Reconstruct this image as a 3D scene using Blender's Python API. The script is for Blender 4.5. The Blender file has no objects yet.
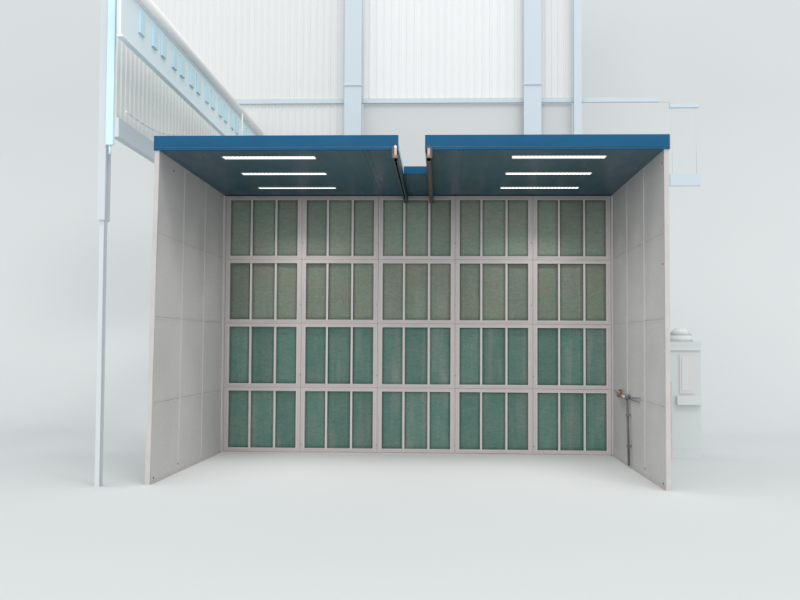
import bpy, bmesh, math, random
from mathutils import Vector, Matrix
random.seed(4)
scene = bpy.context.scene
C = scene.collection

# ------------------------------------------------------------------ camera
CAM = (0.3214, -9.8139, 1.3984); YAW, PITCH, ROLL, FPX = -0.0412, 0.0442, 0.0054, 1000.0
fw = Vector((math.sin(YAW)*math.cos(PITCH), math.cos(YAW)*math.cos(PITCH), math.sin(PITCH)))
rt = Vector((math.cos(YAW), -math.sin(YAW), 0)); up = rt.cross(fw)
r2 = rt*math.cos(ROLL) + up*math.sin(ROLL); u2 = up*math.cos(ROLL) - rt*math.sin(ROLL)
cd = bpy.data.cameras.new('camera'); cam = bpy.data.objects.new('camera', cd); C.objects.link(cam)
m = Matrix((r2, u2, -fw)).transposed().to_4x4(); m.translation = Vector(CAM); cam.matrix_world = m
cd.sensor_width = 36; cd.lens = 36*FPX/800; cd.clip_start = 0.1; cd.clip_end = 300
scene.camera = cam

# ------------------------------------------------------------------ light
w = bpy.data.worlds.new('World'); scene.world = w; w.use_nodes = True
bg = w.node_tree.nodes['Background']; bg.inputs[0].default_value = (0.985, 1.0, 1.0, 1); bg.inputs[1].default_value = 1.115
def area(name, loc, target, size, size_y, power, col):
    l = bpy.data.lights.new(name, 'AREA'); l.shape = 'RECTANGLE'; l.size = size; l.size_y = size_y
    l.energy = power; l.color = col
    o = bpy.data.objects.new(name, l); C.objects.link(o); o.location = loc
    o.rotation_euler = (Vector(target) - Vector(loc)).to_track_quat('-Z', 'Y').to_euler()
    return o
# big soft rooflight far in front of and above the booth, and an added low soft fill behind the camera
area('rooflight', (13, -22, 35), (0, 1, 1), 13, 9, 3600, (1.0, 0.975, 0.96))
area('front_fill', (-5, -34, 8), (0, 3, 1.5), 16, 9, 3600, (1.0, 0.975, 0.965))

scene.view_settings.view_transform = 'Standard'; scene.view_settings.look = 'None'
scene.view_settings.exposure = 0; scene.view_settings.gamma = 1
scene.render.engine = 'CYCLES'
scene.cycles.max_bounces = 8; scene.cycles.diffuse_bounces = 5

# ------------------------------------------------------------------ helpers
def lin(c):
    return tuple((x/255/12.92 if x/255 <= .04045 else ((x/255+.055)/1.055)**2.4) for x in c)
def mat(name, col, rough=0.6, spec=0.5, metal=0.0, var=0.0, vscale=3.0, bump=0.0, bscale=40, stretch=(1,1,1), emit=None, estr=0, coat=0, rvar=0.0, var2=0.0):
    m = bpy.data.materials.new(name); m.use_nodes = True; nt = m.node_tree; N = nt.nodes; L = nt.links
    b = N['Principled BSDF']; b.inputs['Base Color'].default_value = (*col, 1)
    b.inputs['Roughness'].default_value = rough; b.inputs['Metallic'].default_value = metal
    b.inputs['Specular IOR Level'].default_value = spec
    tc = N.new('ShaderNodeTexCoord'); mp = N.new('ShaderNodeMapping'); mp.inputs['Scale'].default_value = stretch
    L.new(tc.outputs['Object'], mp.inputs[0])
    if var or rvar:
        n = N.new('ShaderNodeTexNoise'); n.inputs['Scale'].default_value = vscale; n.inputs['Detail'].default_value = 6
        L.new(mp.outputs[0], n.inputs['Vector'])
        fac = n.outputs[0]
        if var:
            mr = N.new('ShaderNodeMapRange'); mr.inputs[1].default_value = .3; mr.inputs[2].default_value = .7
            mr.inputs[3].default_value = 1-var; mr.inputs[4].default_value = 1+var; L.new(fac, mr.inputs[0])
            val = mr.outputs[0]
            if var2:
                n3 = N.new('ShaderNodeTexNoise'); n3.inputs['Scale'].default_value = vscale*22; n3.inputs['Detail'].default_value = 3
                L.new(mp.outputs[0], n3.inputs['Vector'])
                m3 = N.new('ShaderNodeMapRange'); m3.inputs[1].default_value = .3; m3.inputs[2].default_value = .7
                m3.inputs[3].default_value = 1-var2; m3.inputs[4].default_value = 1+var2; L.new(n3.outputs[0], m3.inputs[0])
                mu = N.new('ShaderNodeMath'); mu.operation = 'MULTIPLY'; L.new(val, mu.inputs[0]); L.new(m3.outputs[0], mu.inputs[1]); val = mu.outputs[0]
            vm = N.new('ShaderNodeVectorMath'); vm.operation = 'SCALE'; vm.inputs[0].default_value = col
            L.new(val, vm.inputs['Scale']); L.new(vm.outputs[0], b.inputs['Base Color'])
        if rvar:
            mr = N.new('ShaderNodeMapRange'); mr.inputs[1].default_value = .3; mr.inputs[2].default_value = .7
            mr.inputs[3].default_value = rough-rvar; mr.inputs[4].default_value = rough+rvar
            L.new(fac, mr.inputs[0]); L.new(mr.outputs[0], b.inputs['Roughness'])
    if bump:
        n2 = N.new('ShaderNodeTexNoise'); n2.inputs['Scale'].default_value = bscale; n2.inputs['Detail'].default_value = 4
        L.new(mp.outputs[0], n2.inputs['Vector'])
        bp = N.new('ShaderNodeBump'); bp.inputs['Strength'].default_value = bump; bp.inputs['Distance'].default_value = 0.01
        L.new(n2.outputs[0], bp.inputs['Height']); L.new(bp.outputs[0], b.inputs['Normal'])
    if emit:
        b.inputs['Emission Color'].default_value = (*emit, 1); b.inputs['Emission Strength'].default_value = estr
    return m
def box(bm, x0, x1, y0, y1, z0, z1):
    v = [bm.verts.new(p) for p in ((x0,y0,z0),(x1,y0,z0),(x1,y1,z0),(x0,y1,z0),(x0,y0,z1),(x1,y0,z1),(x1,y1,z1),(x0,y1,z1))]
    for f in ((3,2,1,0),(4,5,6,7),(0,1,5,4),(1,2,6,5),(2,3,7,6),(3,0,4,7)): bm.faces.new([v[i] for i in f])
    return v
def tube(bm, a, b, r, seg=16, r1=None):
    a, b = Vector(a), Vector(b); d = (b-a); q = d.to_track_quat('Z', 'Y').to_matrix()
    r1 = r if r1 is None else r1; A = []; B = []
    for i in range(seg):
        t = 2*math.pi*i/seg; o = q @ Vector((math.cos(t), math.sin(t), 0))
        A.append(bm.verts.new(a+o*r)); B.append(bm.verts.new(b+o*r1))
    for i in range(seg):
        j = (i+1) % seg; f = bm.faces.new((A[i], A[j], B[j], B[i])); f.smooth = True
    bm.faces.new(A[::-1]); bm.faces.new(B)
def obj(name, bm, m, parent=None, bevel=0, loc=(0,0,0), label=None):
    if bevel:
        es = [e for e in bm.edges if len(e.link_faces) == 2 and e.calc_face_angle(0) > 1.0]
        bmesh.ops.bevel(bm, geom=es, offset=bevel, segments=2, affect='EDGES', profile=.6, clamp_overlap=True)
    bmesh.ops.recalc_face_normals(bm, faces=bm.faces)
    me = bpy.data.meshes.new(name); bm.to_mesh(me); bm.free(); me.materials.append(m)
    o = bpy.data.objects.new(name, me); C.objects.link(o); o.location = loc
    if parent: o.parent = parent
    if label: o['label'] = label
    return o
def nb(): return bmesh.new()
def thing(name, label, cat, loc=(0,0,0), group=None):
    o = bpy.data.objects.new(name, None); C.objects.link(o); o.location = loc; o.empty_display_size = .2
    o['label'] = label; o['category'] = cat; o['kind'] = 'thing'
    if group: o['group'] = group
    return o
def tag(o, label, cat, group=None):
    o['label'] = label; o['category'] = cat
    if group: o['group'] = group
    return o

# ------------------------------------------------------------------ materials
M = {}
M['ground'] = mat('pale_grey_ground', (0.592, 0.616, 0.622), 0.95, 0.05, var=0.006, vscale=.4)
M['wallp'] = mat('warm_white_paint', (0.520, 0.508, 0.505), 0.5, 0.35, var=0.05, vscale=1.3, bump=.08, bscale=9, rvar=.06, var2=.04)
M['wallj'] = mat('warm_white_joint', (0.54, 0.527, 0.522), 0.5, 0.35, var=0.03, vscale=3)
M['walledge'] = mat('panel_edge', (0.47, 0.455, 0.445), 0.6, 0.3, var=.05, vscale=5)
M['frame'] = mat('pinkish_grey_frame', (0.465, 0.428, 0.428), 0.45, 0.4, var=0.05, vscale=4, bump=.03, bscale=60, var2=.02)
M['mull'] = mat('mullion_paint', (0.52, 0.50, 0.495), 0.45, 0.4, var=0.04, vscale=6)
M['blue'] = mat('blue_fascia_paint', (0.0075, 0.083, 0.180), 0.55, 0.12, var=0.07, vscale=2.2, stretch=(1,1,4), bump=.03, bscale=25, var2=.03)
M['ceil'] = mat('blue_ceiling_paint', (0.015, 0.072, 0.104), 0.36, 0.42, var=0.10, vscale=1.5, stretch=(2.4,.35,1), rvar=.10)  # lengthwise streaks in the colour imitate reflections on the ceiling
M['steel'] = mat('lit_slot_edge', (0.45, 0.70, 0.80), 0.4, 0.5, var=.08, vscale=9)  # cyan light falling on the slot side, painted as base colour
M['rail'] = mat('dark_rail_steel', (0.022, 0.042, 0.055), 0.45, 0.5, var=.2, vscale=8)
M['brown'] = mat('rusty_brown', (0.17, 0.085, 0.06), 0.7, 0.3, var=.3, vscale=12)
M['pink'] = mat('faded_pink_plastic', (0.52, 0.38, 0.36), 0.5, 0.4, var=.08, vscale=25)
M['tan'] = mat('tan_roller', (0.30, 0.18, 0.12), 0.5, 0.4, var=.15, vscale=30)
M['brass'] = mat('brass_valve', (0.30, 0.22, 0.12), 0.35, 0.5, metal=.7, var=.15, vscale=40)
M['pipe'] = mat('dull_steel_pipe', (0.14, 0.125, 0.13), 0.5, 0.4, metal=.3, var=.2, vscale=14)
M['bluegrey'] = mat('blue_grey_fitting', (0.12, 0.15, 0.20), 0.45, 0.4, var=.15, vscale=30)
M['dark'] = mat('dark_gap', (0.05, 0.048, 0.05), 0.9, 0.1)
M['bolt'] = mat('bolt_steel', (0.10, 0.07, 0.06), 0.6, 0.3)
M['lamp'] = mat('lit_lamp_diffuser', (0.8, 0.8, 0.8), 0.5, 0.2, emit=(1.0, 0.96, 0.90), estr=2.2)
M['louvre'] = mat('pale_louvre', (0.75, 0.70, 0.64), 0.4, 0.4)
M['tray'] = mat('lamp_tray', (0.06, 0.10, 0.12), 0.5, 0.4)
PALE = 0.87
def pale(name, rgb, var=.004, **k):
    return mat(name, tuple(x*PALE for x in lin(rgb)), 0.9, 0.04, var=var, vscale=2, **k)
M['sheet_a'] = pale('pale_sheet', (229,231,231)); M['sheet_b'] = pale('white_sheet', (238,240,241))
M['sheet_c'] = pale('off_white_sheet', (233,234,235)); M['sheet_d'] = pale('cream_sheet', (252,252,249))
M['pblue'] = pale('washed_blue_steel', (208,220,229)); M['pfaint'] = pale('faint_blue_steel', (205,212,217)); M['pblue2'] = pale('washed_blue_girder', (236,250,255))
M['pcyan'] = pale('washed_cyan', (212,242,252)); M['pgrey'] = pale('pale_slate_beam', (222,231,238))
M['pwhite'] = pale('white_tube', (255,255,255)); M['post2'] = pale('faded_post', (208,214,217)); M['ghost'] = pale('pale_post', (213,217,218))
M['teal'] = pale('pale_teal', (211,218,218)); M['teal2'] = pale('pale_teal_cap', (219,226,225))
M['cabw'] = pale('cabinet_white', (217,221,221)); M['cabp'] = pale('cabinet_pinkish', (217,216,216))

def filter_mat(name, col, col2, seedoff):
    m = bpy.data.materials.new(name); m.use_nodes = True; nt = m.node_tree; N = nt.nodes; L = nt.links
    b = N['Principled BSDF']; b.inputs['Roughness'].default_value = .9; b.inputs['Specular IOR Level'].default_value = .15
    g = N.new('ShaderNodeNewGeometry'); mp = N.new('ShaderNodeMapping'); mp.inputs['Location'].default_value = (seedoff, 0, seedoff)
    L.new(g.outputs['Position'], mp.inputs[0])
    n = N.new('ShaderNodeTexNoise'); n.inputs['Scale'].default_value = 2.6; n.inputs['Detail'].default_value = 5; n.inputs['Roughness'].default_value = .65
    L.new(mp.outputs[0], n.inputs['Vector'])
    mp2 = N.new('ShaderNodeMapping'); mp2.inputs['Scale'].default_value = (1, 1, 3.2); L.new(g.outputs['Position'], mp2.inputs[0])
    n2 = N.new('ShaderNodeTexNoise'); n2.inputs['Scale'].default_value = 11; n2.inputs['Detail'].default_value = 7; n2.inputs['Roughness'].default_value = .75
    n2.inputs['Distortion'].default_value = .6; L.new(mp2.outputs[0], n2.inputs['Vector'])
    n3 = N.new('ShaderNodeTexNoise'); n3.inputs['Scale'].default_value = 75; n3.inputs['Detail'].default_value = 3; L.new(g.outputs['Position'], n3.inputs['Vector'])
    r = N.new('ShaderNodeMapRange'); r.inputs[1].default_value = .35; r.inputs[2].default_value = .65; L.new(n.outputs[0], r.inputs[0])
    mx = N.new('ShaderNodeMixRGB'); mx.inputs[1].default_value = (*col, 1); mx.inputs[2].default_value = (*col2, 1); L.new(r.outputs[0], mx.inputs[0])
    a = N.new('ShaderNodeMath'); a.operation = 'ADD'; L.new(n2.outputs[0], a.inputs[0]); L.new(n3.outputs[0], a.inputs[1])
    r2_ = N.new('ShaderNodeMapRange'); r2_.inputs[1].default_value = .7; r2_.inputs[2].default_value = 1.3; r2_.inputs[3].default_value = .80; r2_.inputs[4].default_value = 1.22
    L.new(a.outputs[0], r2_.inputs[0])
    oi = N.new('ShaderNodeObjectInfo'); ro = N.new('ShaderNodeMapRange'); ro.inputs[3].default_value = .90; ro.inputs[4].default_value = 1.12
    L.new(oi.outputs['Random'], ro.inputs[0])
    mm = N.new('ShaderNodeMath'); mm.operation = 'MULTIPLY'; L.new(r2_.outputs[0], mm.inputs[0]); L.new(ro.outputs[0], mm.inputs[1])
    # pale vertical streaks: reflections painted into the fibre colour
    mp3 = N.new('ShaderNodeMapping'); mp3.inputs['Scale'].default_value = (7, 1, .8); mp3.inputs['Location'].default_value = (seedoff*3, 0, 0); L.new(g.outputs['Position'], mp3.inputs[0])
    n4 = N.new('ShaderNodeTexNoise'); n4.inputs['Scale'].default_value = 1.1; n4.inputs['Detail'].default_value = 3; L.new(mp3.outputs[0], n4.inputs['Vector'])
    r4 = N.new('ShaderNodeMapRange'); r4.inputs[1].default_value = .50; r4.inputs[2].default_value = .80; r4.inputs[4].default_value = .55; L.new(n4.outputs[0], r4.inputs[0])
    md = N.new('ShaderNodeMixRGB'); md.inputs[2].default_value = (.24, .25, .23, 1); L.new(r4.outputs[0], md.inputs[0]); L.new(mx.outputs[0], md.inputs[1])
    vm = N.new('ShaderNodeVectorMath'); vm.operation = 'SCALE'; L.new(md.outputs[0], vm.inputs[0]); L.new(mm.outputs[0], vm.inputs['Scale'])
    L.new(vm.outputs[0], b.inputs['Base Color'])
    bp = N.new('ShaderNodeBump'); bp.inputs['Strength'].default_value = .5; bp.inputs['Distance'].default_value = .006
    L.new(a.outputs[0], bp.inputs['Height']); L.new(bp.outputs[0], b.inputs['Normal'])
    return m
M['filt_up'] = filter_mat('olive_green_filter_fibre', (0.215, 0.240, 0.195), (0.185, 0.258, 0.210), 3)  # olive green tint for the top filter row
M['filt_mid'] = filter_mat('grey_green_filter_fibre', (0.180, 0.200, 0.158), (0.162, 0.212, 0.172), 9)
M['filt_lo'] = filter_mat('teal_filter_fibre', (0.085, 0.176, 0.150), (0.112, 0.184, 0.158), 17)  # teal tint for the two lower filter rows

# ------------------------------------------------------------------ setting
def sweep():
    bm = nb(); X = 45; R = 7.0; YW = 13.0; prof = [(-60, 0)]
    for i in range(0, 49):
        t = math.pi/2*i/48; prof.append((YW-R+R*math.sin(t), R-R*math.cos(t)))
    prof.append((YW, 26))
    L_ = [bm.verts.new((-X, y, z)) for y, z in prof]; R_ = [bm.verts.new((X, y, z)) for y, z in prof]
    for i in range(len(prof)-1):
        f = bm.faces.new((L_[i], R_[i], R_[i+1], L_[i+1])); f.smooth = True
    return bm
g = obj('ground', sweep(), M['ground']); g['kind'] = 'structure'

# ------------------------------------------------------------------ the spray booth
D, H, T = 3.0, 3.32, 0.038
XS = 2.5
booth = thing('spray_booth', 'open fronted paint spray booth with white side walls, blue roof and green filter back wall', 'spray booth')

ysp = [0.0, 1.02, 2.0, D]; zsp = [0.0, 0.80, 1.66, 2.50, H]
def side_wall(s):
    bm = nb()
    flare = 0.045 if s < 0 else 0.0
    def fx(y, z): return flare*(1-y/D)*(1-z/H)
    for i in range(3):
        for k in range(4):
            y0, y1 = ysp[i]+(.0 if i == 0 else .002), ysp[i+1]-.002
            z0, z1 = zsp[k]+(.0 if k == 0 else .0012), zsp[k+1]-(.0 if k == 3 else .0012)
            a, b = (XS, XS+T) if s > 0 else (-XS-T, -XS)
            v = box(bm, a, b, y0, y1, z0, z1)
    es = [e for e in bm.edges if e.calc_face_angle(0) > 1.0]
    bmesh.ops.bevel(bm, geom=es, offset=.0018, segments=1, affect='EDGES')
    # liner that closes the joints
    a, b = (XS+.012, XS+T-.012) if s > 0 else (-XS-T+.012, -XS-.012)
    box(bm, a, b, .01, D-.01, .01, H-.01)
    for v in bm.verts: v.co.x -= fx(v.co.y, v.co.z)
    o = obj('side_wall', bm, M['wallp'], booth, )
    # pale cover strips over the vertical joints
    for y, wd in ((ysp[1], .016), (ysp[2], .013)):
        bm = nb(); xi = s*XS
        a, b = sorted((xi, xi-s*.006)); box(bm, a, b, y-wd, y+wd, .03, H-.004)
        for v in bm.verts: v.co.x -= fx(v.co.y, v.co.z)
        obj('joint_strip', bm, M['wallj'], o, bevel=.002)
    # thin double beads at the horizontal joints
    for z in zsp[1:4]:
        bm = nb()
        for dz in (-.022, .022):
            a, b = sorted((s*XS, s*(XS-.0018)))
            for y0, y1 in ((.03, ysp[1]-.03), (ysp[1]+.03, ysp[2]-.03), (ysp[2]+.03, D-.06)): box(bm, a, b, y0, y1, z+dz-.004, z+dz+.004)
        for v in bm.verts: v.co.x -= fx(v.co.y, v.co.z)
        obj('seam_bead', bm, M['wallj'], o)
    # front edge channel
    bm = nb(); a, b = sorted((s*(XS-.006), s*(XS+T+.004))); box(bm, a, b, -.012, .02, 0, H-.002)
    for v in bm.verts: v.co.x -= fx(v.co.y, v.co.z)
    obj('edge_channel', bm, M['walledge'], o, bevel=.003)
    # foot angle along the floor
    bm = nb(); a, b = sorted((s*XS, s*(XS-.012))); box(bm, a, b, .03, D-.05, 0, .028)
    for v in bm.verts: v.co.x -= fx(v.co.y, v.co.z)
    obj('foot_angle', bm, M['frame'], o, bevel=.002)
    bl = [(.12, .055), (1.0, .09)] + ([(.55, H-.11)] if s < 0 else [(.10, H-.12), (.10, 2.2)])
    for y, z in bl:
        bm = nb(); x = s*(XS-.001)-fx(y, z); tube(bm, (x, y, z), (x-s*.006, y, z), .008, 10); obj('bolt', bm, M['bolt'], o)
    return o
wl = side_wall(-1); wr = side_wall(1)
bm = nb(); box(bm, XS+T+.006, XS+T+.022, .02, .06, .28, 1.05); obj('edge_strip', bm, M['pink'], wr, bevel=.003, label='faded pinkish strip on the outer edge of the wall')

# back wall behind the filter modules
bm = nb(); box(bm, -XS+.002, XS-.002, D+.055, D+.10, .0, H-.002)
obj('back_plenum', bm, M['dark'], booth, label='dark closed plenum sheet behind the filters')
# filter modules
MW, MH = .99, .8225
x_first, z_base = -2.468, .018
def module_frame():
    bm = nb(); w_, h_ = MW-.003, MH-.003; rx, rz = .058, .047
    y0 = 0
    # outer rim (four butted bars) and a proud inner bead
    box(bm, 0, rx, y0, .045, 0, h_); box(bm, w_-rx, w_, y0, .045, 0, h_)
    box(bm, rx, w_-rx, y0, .045, 0, rz); box(bm, rx, w_-rx, y0, .045, h_-rz, h_)
    return bm
ox = [(.058, .318), (.346, .639), (.667, .927)]
def make_module():
    f = obj('filter_frame', module_frame(), M['frame'], booth, bevel=.003)
    w_, h_ = MW-.003, MH-.003
    # proud bead round the opening
    bm = nb(); o_ = .012
    box(bm, .040, .052, -.006, .002, .034, h_-.034); box(bm, w_-.052, w_-.040, -.006, .002, .034, h_-.034)
    box(bm, .052, w_-.052, -.006, .002, .034, .043); box(bm, .052, w_-.052, -.006, .002, h_-.043, h_-.034)
    obj('frame_bead', bm, M['mull'], f)
    for a, b in ((.318, .346), (.639, .667)):
        bm = nb(); box(bm, a, b, .004, .03, .047, h_-.047); obj('mullion', bm, M['mull'], f, bevel=.004)
    for k, (a, b) in enumerate(ox):
        bm = nb(); a2, b2 = a-.004, b+.004; NX, NZ = 6, 14; V = {}
        for i in range(NX+1):
            for j in range(NZ+1):
                e = min(i, NX-i, 1)*min(j, NZ-j, 1)
                V[i, j] = bm.verts.new((a2+(b2-a2)*i/NX, .036 - e*.010*random.random(), .040+(h_-.08)*j/NZ))
        for i in range(NX):
            for j in range(NZ):
                q = bm.faces.new((V[i,j], V[i+1,j], V[i+1,j+1], V[i,j+1])); q.smooth = True
        r_ = bmesh.ops.extrude_face_region(bm, geom=bm.faces[:])
        for v in [x for x in r_['geom'] if isinstance(x, bmesh.types.BMVert)]: v.co.y = .05
        obj('filter_pad', bm, M['filt_lo'], f)
    return f
def copy_tree(o, parent):
    c = o.copy(); C.objects.link(c); c.parent = parent
    for ch in list(o.children): copy_tree(ch, c)
    return c
proto = make_module()
pads = {}
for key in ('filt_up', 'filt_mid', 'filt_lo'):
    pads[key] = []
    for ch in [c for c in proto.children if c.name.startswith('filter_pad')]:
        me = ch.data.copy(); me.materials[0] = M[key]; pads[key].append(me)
first = True
for r in range(4):
    for c in range(5):
        f = proto if first else copy_tree(proto, booth); first = False
        f.location = (x_first + c*MW, D, z_base + r*MH)
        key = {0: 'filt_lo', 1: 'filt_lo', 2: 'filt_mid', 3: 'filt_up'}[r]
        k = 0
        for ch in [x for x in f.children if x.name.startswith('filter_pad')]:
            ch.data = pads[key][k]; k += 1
# gap closers and perimeter trims
bm = nb(); box(bm, -XS+.001, x_first-.004, D+.002, D+.05, .0, H-.002); obj('corner_trim', bm, M['frame'], booth, bevel=.002)
bm = nb(); box(bm, x_first+5*MW+.001, XS-.001, D+.002, D+.05, .0, H-.002); obj('corner_trim', bm, M['frame'], booth, bevel=.002)
bm = nb(); box(bm, -XS+.03, XS-.03, D-.012, D+.05, 0, .015); obj('base_channel', bm, M['frame'], booth, bevel=.002)
for c in range(1, 5):
    for z in (.11, 1.0, 1.9, 2.7):
        x = x_first+c*MW-.0025+random.uniform(-.02,.02); bm = nb(); tube(bm, (x, D+.0, z), (x, D-.004, z), .006, 8); obj('screw_head', bm, M['bolt'], booth)
bm = nb(); box(bm, -XS+.01, XS-.01, D-.004, D+.05, z_base+4*MH, H-.001); obj('top_channel', bm, M['ceil'], booth)

# roof
LAMP_W = 6.2; RT = .055; FH = .142
def roof_side(x0, x1, lx0, lx1, rows, seams, s):
    bm = nb(); yend = D+.10
    ys = [0.012]
    for a, b in rows: ys += [a, b]
    ys.append(yend)
    for i in range(len(ys)-1):
        if i % 2 == 0: box(bm, x0, x1, ys[i], ys[i+1], H, H+RT)
        else:
            box(bm, x0, lx0, ys[i], ys[i+1], H, H+RT); box(bm, lx1, x1, ys[i], ys[i+1], H, H+RT)
    o = obj('roof_panel', bm, M['ceil'], booth)
    for x, wd in seams:
        bm = nb(); box(bm, x-wd, x+wd, .03, D-.02, H-.004, H+.002); obj('seam_strip', bm, M['ceil'], o, bevel=.0015)
    bm = nb(); box(bm, x0-(.0 if s < 0 else 0), x1, -.03, .012, H-.002, H+FH)
    f = obj('fascia', bm, M['blue'], o, bevel=.003)
    bm = nb(); box(bm, x0+.004, x1-.004, -.034, -.0302, H+.022, H+.026); obj('fold_line', bm, M['ceil'], f)
    for a, b in rows:
        lt = nb(); e = .0
        # tray over the opening, open at the bottom
        zt = H+RT
        box(lt, lx0, lx1, a, b, zt+.002, zt+.03)
        lamp = obj('ceiling_lamp', lt, M['tray'], booth)
        bm = nb(); box(bm, lx0+.012, lx1-.004, a+.004, b-.004, H+.004, H+.05); obj('diffuser', bm, M['lamp'], lamp)
        bm = nb(); n = 22
        for q in range(n+1):
            x = lx0+.012+(lx1-lx0-.02)*q/n; box(bm, x-.0025, x+.0025, a+.006, b-.006, H-.001, H+.0035)
        obj('louvre', bm, M['louvre'], lamp)
        dl = bpy.data.lights.new('lamp_light', 'AREA'); dl.shape = 'RECTANGLE'; dl.size = lx1-lx0-.04; dl.size_y = b-a-.02
        dl.energy = LAMP_W; dl.spread = math.radians(100); dl.color = (1.0, .97, .93)
        do = bpy.data.objects.new('lamp_light', dl); C.objects.link(do); do.parent = lamp; do.location = ((lx0+lx1)/2, (a+b)/2, H-.0035)
    return o
rl = roof_side(-2.548, -.108, -1.95, -.985, [(.34, .50), (1.33, 1.47), (2.37, 2.49)], [(-.47, .007), (-.415, .005)], -1)
rr = roof_side(.157, 2.548, 1.035, 2.00, [(.34, .49), (1.33, 1.48), (2.37, 2.50)], [(.49, .007), (.535, .005)], 1)
bm = nb(); box(bm, -.1065, .1555, 1.44, D+.10, H+.001, H+RT); rc = obj('roof_panel', bm, M['ceil'], booth, label='short roof piece closing the rear of the slot')
bm = nb(); box(bm, -.1065, .1555, 1.40, 1.44, H-.001, H+.086); obj('fascia', bm, M['blue'], rc, bevel=.003)
# strip on the left slot face, its cyan skylight put into the colour
bm = nb(); box(bm, -.1075, -.1045, .014, 1.395, H-.001, H+RT+.002); obj('slot_edge', bm, M['steel'], rl)
# hanging rails with end trolleys
for xr, wd, s in ((-.135, .024, -1), (.193, .026, 1)):
    bm = nb(); xa, xb = xr-wd, xr+wd; z0, z1 = H-.108, H-.004; y0, y1 = .05, D-.012
    box(bm, xa, xa+.008, y0, y1, z0, z1); box(bm, xb-.008, xb, y0, y1, z0, z1); box(bm, xa+.008, xb-.008, y0, y1, z1-.008, z1)
    box(bm, xa+.008, xa+.017, y0, y1, z0, z0+.006); box(bm, xb-.017, xb-.008, y0, y1, z0, z0+.006)
    ra = obj('curtain_rail', bm, M['rail'], booth, bevel=.001)
    if s > 0:
        bm = nb(); box(bm, xa+.018, xb-.018, y0+.02, y1-.02, z0+.001, z0+.010); obj('rail_insert', bm, M['brown'], ra)
    bm = nb(); box(bm, xr-.012, xr+.014, -.050, -.032, H-.070, H+.016); tr = obj('rail_trolley', bm, M['pink'], ra, bevel=.004)
    bm = nb(); tube(bm, (xr-.022, -.055, H-.076), (xr+.022, -.055, H-.076), .016, 16); obj('roller', bm, M['tan'], tr)
    bm = nb(); tube(bm, (xr, -.055, H+.022), (xr, -.03, H+.022), .014, 14); obj('hanger_bolt', bm, M['louvre'] if s < 0 else M['brown'], tr)
    bm = nb(); box(bm, xr+.02 if s > 0 else xr-.034, xr+.036 if s > 0 else xr-.018, -.05, -.032, H-.09, H+.03); obj('bracket', bm, M['rail'], tr, bevel=.002)

# compressed air pipe on the right wall
px = XS-.035
bm = nb(); tube(bm, (px, 1.84, .80), (px, 1.745, 0.03), .013, 14); pipe = obj('air_pipe', bm, M['pipe'], booth, label='dark air pipe dropping down the right wall to the floor')
bm = nb(); tube(bm, (px, 1.845, .780), (px, 1.845, .835), .027, 16); tube(bm, (px, 1.845, .81), (px+.034, 1.845, .81), .020, 12); obj('elbow', bm, M['bluegrey'], pipe)
bm = nb(); tube(bm, (px, 1.86, .80), (px, 2.12, .80), .017, 12); tube(bm, (px, 2.38, .80), (px, 2.52, .80), .012, 12); obj('side_pipe', bm, M['louvre'], pipe)
bm = nb(); tube(bm, (px, 2.10, .80), (px, 2.16, .80), .028, 6); tube(bm, (px, 2.16, .80), (px, 2.34, .80), .023, 16); tube(bm, (px, 2.34, .80), (px, 2.40, .80), .028, 6); tube(bm, (px, 2.25, .82), (px, 2.25, .86), .012, 10)
v = obj('valve', bm, M['brass'], pipe)
bm = nb(); box(bm, px-.014, px+.010, 2.19, 2.34, .86, .872); obj('lever', bm, M['brown'], v, bevel=.003)
for (ya, za, yb, zb) in ((1.80, .80, 1.20, .825), (1.80, .785, 1.25, .775), (2.4, .80, 2.85, .84)):
    bm = nb(); tube(bm, (XS-.012, ya, za), (XS-.012, yb, zb), .004, 8); obj('thin_line', bm, M['pipe'], pipe)
for z in (.25, .60):
    bm = nb(); yy = 1.745+(z-.03)/.77*.095; box(bm, px-.019, XS, yy-.022, yy+.022, z-.012, z+.012); obj('pipe_clip', bm, M['pipe'], pipe, bevel=.003)

# ------------------------------------------------------------------ faded hall behind
YH = 6.8
def ribbed(x0, x1, z0, z1, pitch=.115, depth=.010, axis='x'):
    bm = nb(); n = int(abs(x1-x0)/pitch); P = []
    for i in range(n):
        a = x0+(x1-x0)*i/n; d = (x1-x0)/n
        P += [(a, 0), (a+d*.62, 0), (a+d*.70, -depth), (a+d*.92, -depth)]
    P.append((x1, 0))
    F = []; 
    for (x, y) in P:
        F.append([bm.verts.new((x, y, z0)), bm.verts.new((x, y, z1)), bm.verts.new((x, y+.012, z0)), bm.verts.new((x, y+.012, z1))])
    for i in range(len(F)-1):
        a, b = F[i], F[i+1]
        for q in ((a[0],b[0],b[1],a[1]), (b[2],a[2],a[3],b[3]), (a[1],b[1],b[3],a[3]), (a[2],b[2],b[0],a[0])): bm.faces.new(q)
    bm.faces.new((F[0][0], F[0][1], F[0][3], F[0][2])); bm.faces.new((F[-1][0], F[-1][2], F[-1][3], F[-1][1]))
    return bm
hall = thing('hall_wall', 'faded white ribbed cladding wall of the hall high behind the booth', 'wall', (0, YH+.1, 0))
def hp(name, bm, m, label=None):
    return obj(name, bm, m, hall, label=label)
hp('cladding_sheet', ribbed(-5.4, -1.33, 5.54, 8.6), M['sheet_a'], 'greyish ribbed sheet on the left')
hp('cladding_sheet', ribbed(-1.0, 1.675, 5.55, 8.6, pitch=.125), M['sheet_b'], 'whitest ribbed sheet in the middle')
hp('cladding_sheet', ribbed(1.985, 2.50, 5.55, 8.6, pitch=.10, depth=.008), M['sheet_c'], 'narrow ribbed sheet on the right')
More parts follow.
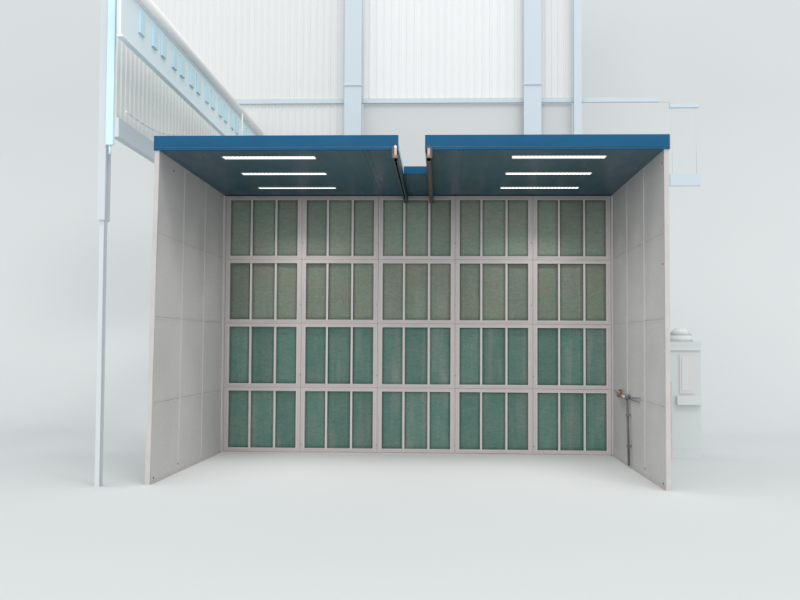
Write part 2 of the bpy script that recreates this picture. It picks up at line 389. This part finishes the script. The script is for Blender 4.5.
bm = nb(); box(bm, -1.0, 2.50, .005, .03, 3.6, 5.45); hp('flat_sheet', bm, M['ghost'], 'plain pale sheet added below the rail')  # added to cover backdrop that the cladding above leaves in shade
hp('cladding_sheet', ribbed(-3.2, -1.33, 4.3, 5.45), M['sheet_a'], 'short ribbed sheet below the rail')
bm = nb(); box(bm, -3.15, 3.94, -.06, .0, 5.455, 5.535); hp('wall_rail', bm, M['pblue'])
def ibeam(h, w_, d_, t=.02):
    bm = nb(); box(bm, -w_/2, w_/2, -d_/2, -d_/2+t, 0, h); box(bm, -w_/2, w_/2, d_/2-t, d_/2, 0, h); box(bm, -t/2, t/2, -d_/2+t, d_/2-t, 0, h); return bm
def column(x, y, w_, h, label, mt, cap=None, foot=True):
    t = thing('steel_column', label, 'column', (x, y, 0), 'pale steel columns of the hall')
    if foot: obj('shaft', ibeam(h, w_, .16), mt, t, bevel=.003)
    else:
        sh = obj('shaft', ibeam(h-2.6, w_, .16), mt, t, bevel=.003, loc=(0, 0, 2.6)); obj('lower_shaft', ibeam(2.599, .045, .10), M['post2'], t, bevel=.003, label='narrower lower part, faded almost to grey')
    if foot: bm = nb(); box(bm, -w_/2-.04, w_/2+.04, -.12, .12, 0, .018); obj('base_plate', bm, mt, t)
    if cap:
        bm = nb(); box(bm, -w_/2-.012, w_/2+.012, -.10, -.083, cap, cap+.03); obj('splice_plate', bm, mt, t)
    return t
column(-1.17, YH, .29, 8.6, 'wide pale blue column behind the left half of the booth roof', M['pblue'], 5.72)
column(1.83, YH, .29, 8.6, 'wide pale blue column behind the right half of the booth roof', M['pblue'], 5.72)
column(2.575, YH, .125, 8.6, 'slim pale blue column, rightmost above the booth roof', M['pblue'])
lc = column(-3.015, -.107, .075, 5.6, 'faint pale blue column standing at the far left beside the booth', M['pfaint'], foot=False)
bm = nb(); box(bm, .040, .112, -.10, -.05, 3.34, 5.6); obj('flange_plate', bm, M['pcyan'], lc, bevel=.003, label='bright cyan strip down the upper column')
bm = nb(); tube(bm, (.075, -.075, 3.25), (.075, -.075, 3.34), .012, 10); obj('strip_end', bm, M['pcyan'], lc)
# girder
gd = thing('crane_girder', 'pale blue overhead crane girder running back at the upper left', 'girder', (-2.775, -.45, 0))
L_ = 7.2
bm = nb(); box(bm, -.012, .012, 0, L_, 4.36, 4.84); box(bm, -.06, .02, 0, L_, 4.84, 4.86); box(bm, -.03, .03, 0, L_, 4.34, 4.36); web = obj('web', bm, M['pblue2'], gd)
for i in range(17):
    if i % 4 == 3 and i > 12: continue
    y = .55+i*.40 + (0.06 if i % 2 else 0)
    bm = nb(); box(bm, .013, .035, y, y+.17, 4.55, 4.79); obj('stiffener', bm, M['pcyan'], gd)
bm = nb(); tube(bm, (.03, 0, 4.925), (.03, L_, 4.925), .060, 16); obj('rail_tube', bm, M['pwhite'], gd)
# little pendant hanging from the girder
pd = thing('pendant_hook', 'tiny white pendant hanging under the far end of the crane girder', 'hook', (-2.66, 4.9, 4.33))
bm = nb(); tube(bm, (0,0,-.01), (0,0,.50), .010, 8); obj('cord', bm, M['pwhite'], pd)
bm = nb(); tube(bm, (0,0,-.12), (0,0,-.01), .045, 12, .02); obj('handle', bm, M['pwhite'], pd)
# side cladding and its low beam
sd = thing('side_cladding', 'cream ribbed side cladding under the crane girder at the left', 'wall', (-3.275, 3.8, 3.6))
bm = ribbed(-2.95, 2.95, .25, 1.6, pitch=.16, depth=.014)
for v in bm.verts: v.co = Vector((-v.co.y, v.co.x, v.co.z))
obj('cladding_sheet', bm, M['sheet_d'], sd)
bm = nb(); box(bm, .0, .08, -2.95, 2.95, .04, .25); obj('low_beam', bm, M['pgrey'], sd)
bm = nb(); box(bm, -.12, -.02, 2.7, 2.8, -3.6, 1.3); obj('support_post', bm, M['ghost'], sd)
bm = nb(); box(bm, -.12, -.02, -.9, -.8, -3.6, 1.3); obj('support_post', bm, M['ghost'], sd)
cb = thing('slack_cable', 'thin white cable sloping behind the upper left roof corner', 'cable', (-3.15, .95, 3.84))
bm = nb(); pp = [Vector((0, 2.6*t, .10+.30*t-.10*math.sin(math.pi*t))) for t in [i/12 for i in range(13)]]
for a, b in zip(pp, pp[1:]): tube(bm, a, b, .011, 8)
obj('cable_line', bm, M['pwhite'], cb)
# faded post, rail stub and box at the far right
bm = nb(); tube(bm, (3.94, -.03, 5.46), (4.62, -.03, 5.40), .006, 8); hp('tie_rod', bm, M['ghost'])
bm = nb(); box(bm, 4.11, 4.60, -.06, .0, 5.36, 5.43); hp('rail_end', bm, M['pblue'], 'short loose end piece of the rail at the far right')
ps = thing('hanging_duct', 'faint pale blue duct box hung above and right of the booth', 'duct', (4.35, YH+.04, 4.04))
bm = nb(); box(bm, -.25, .25, -.06, 0, 0, .20); obj('duct_body', bm, M['pblue'], ps, bevel=.006)
for x in (-.2, .2): bm = nb(); tube(bm, (x, .03, .19), (x, .03, 1.34), .003, 6); obj('hanger_rod', bm, M['ghost'], ps)
# cabinet at the right
ca = thing('control_cabinet', 'very pale teal machine cabinet standing beyond the right wall', 'cabinet', (3.37, 2.9, 0))
bm = nb(); box(bm, -.21, .21, 0, .4, .10, 1.45); obj('body', bm, M['teal'], ca, bevel=.01)
bm = nb(); tube(bm, (0, .2, 1.45), (0, .2, 1.53), .16, 28, .15); tube(bm, (0, .2, 1.531), (0, .2, 1.62), .15, 28, .07); obj('top_cap', bm, M['teal2'], ca)
bm = nb(); box(bm, -.20, .20, -.02, .0, 1.34, 1.38); obj('trim_strip', bm, M['cabw'], ca)
bm = nb(); box(bm, -.06, .12, -.012, 0, .80, 1.29); dr = obj('door', bm, M['cabp'], ca, bevel=.003)
bm = nb(); box(bm, -.03, .05, -.018, -.0125, .84, 1.25); obj('door_panel', bm, M['cabw'], dr)
bm = nb(); box(bm, -.10, .20, -.06, .0, .66, .77); obj('shelf', bm, M['cabw'], ca, bevel=.01)
bm = nb(); box(bm, -.20, .20, -.03, .4, .0, .10); obj('plinth', bm, M['ghost'], ca)
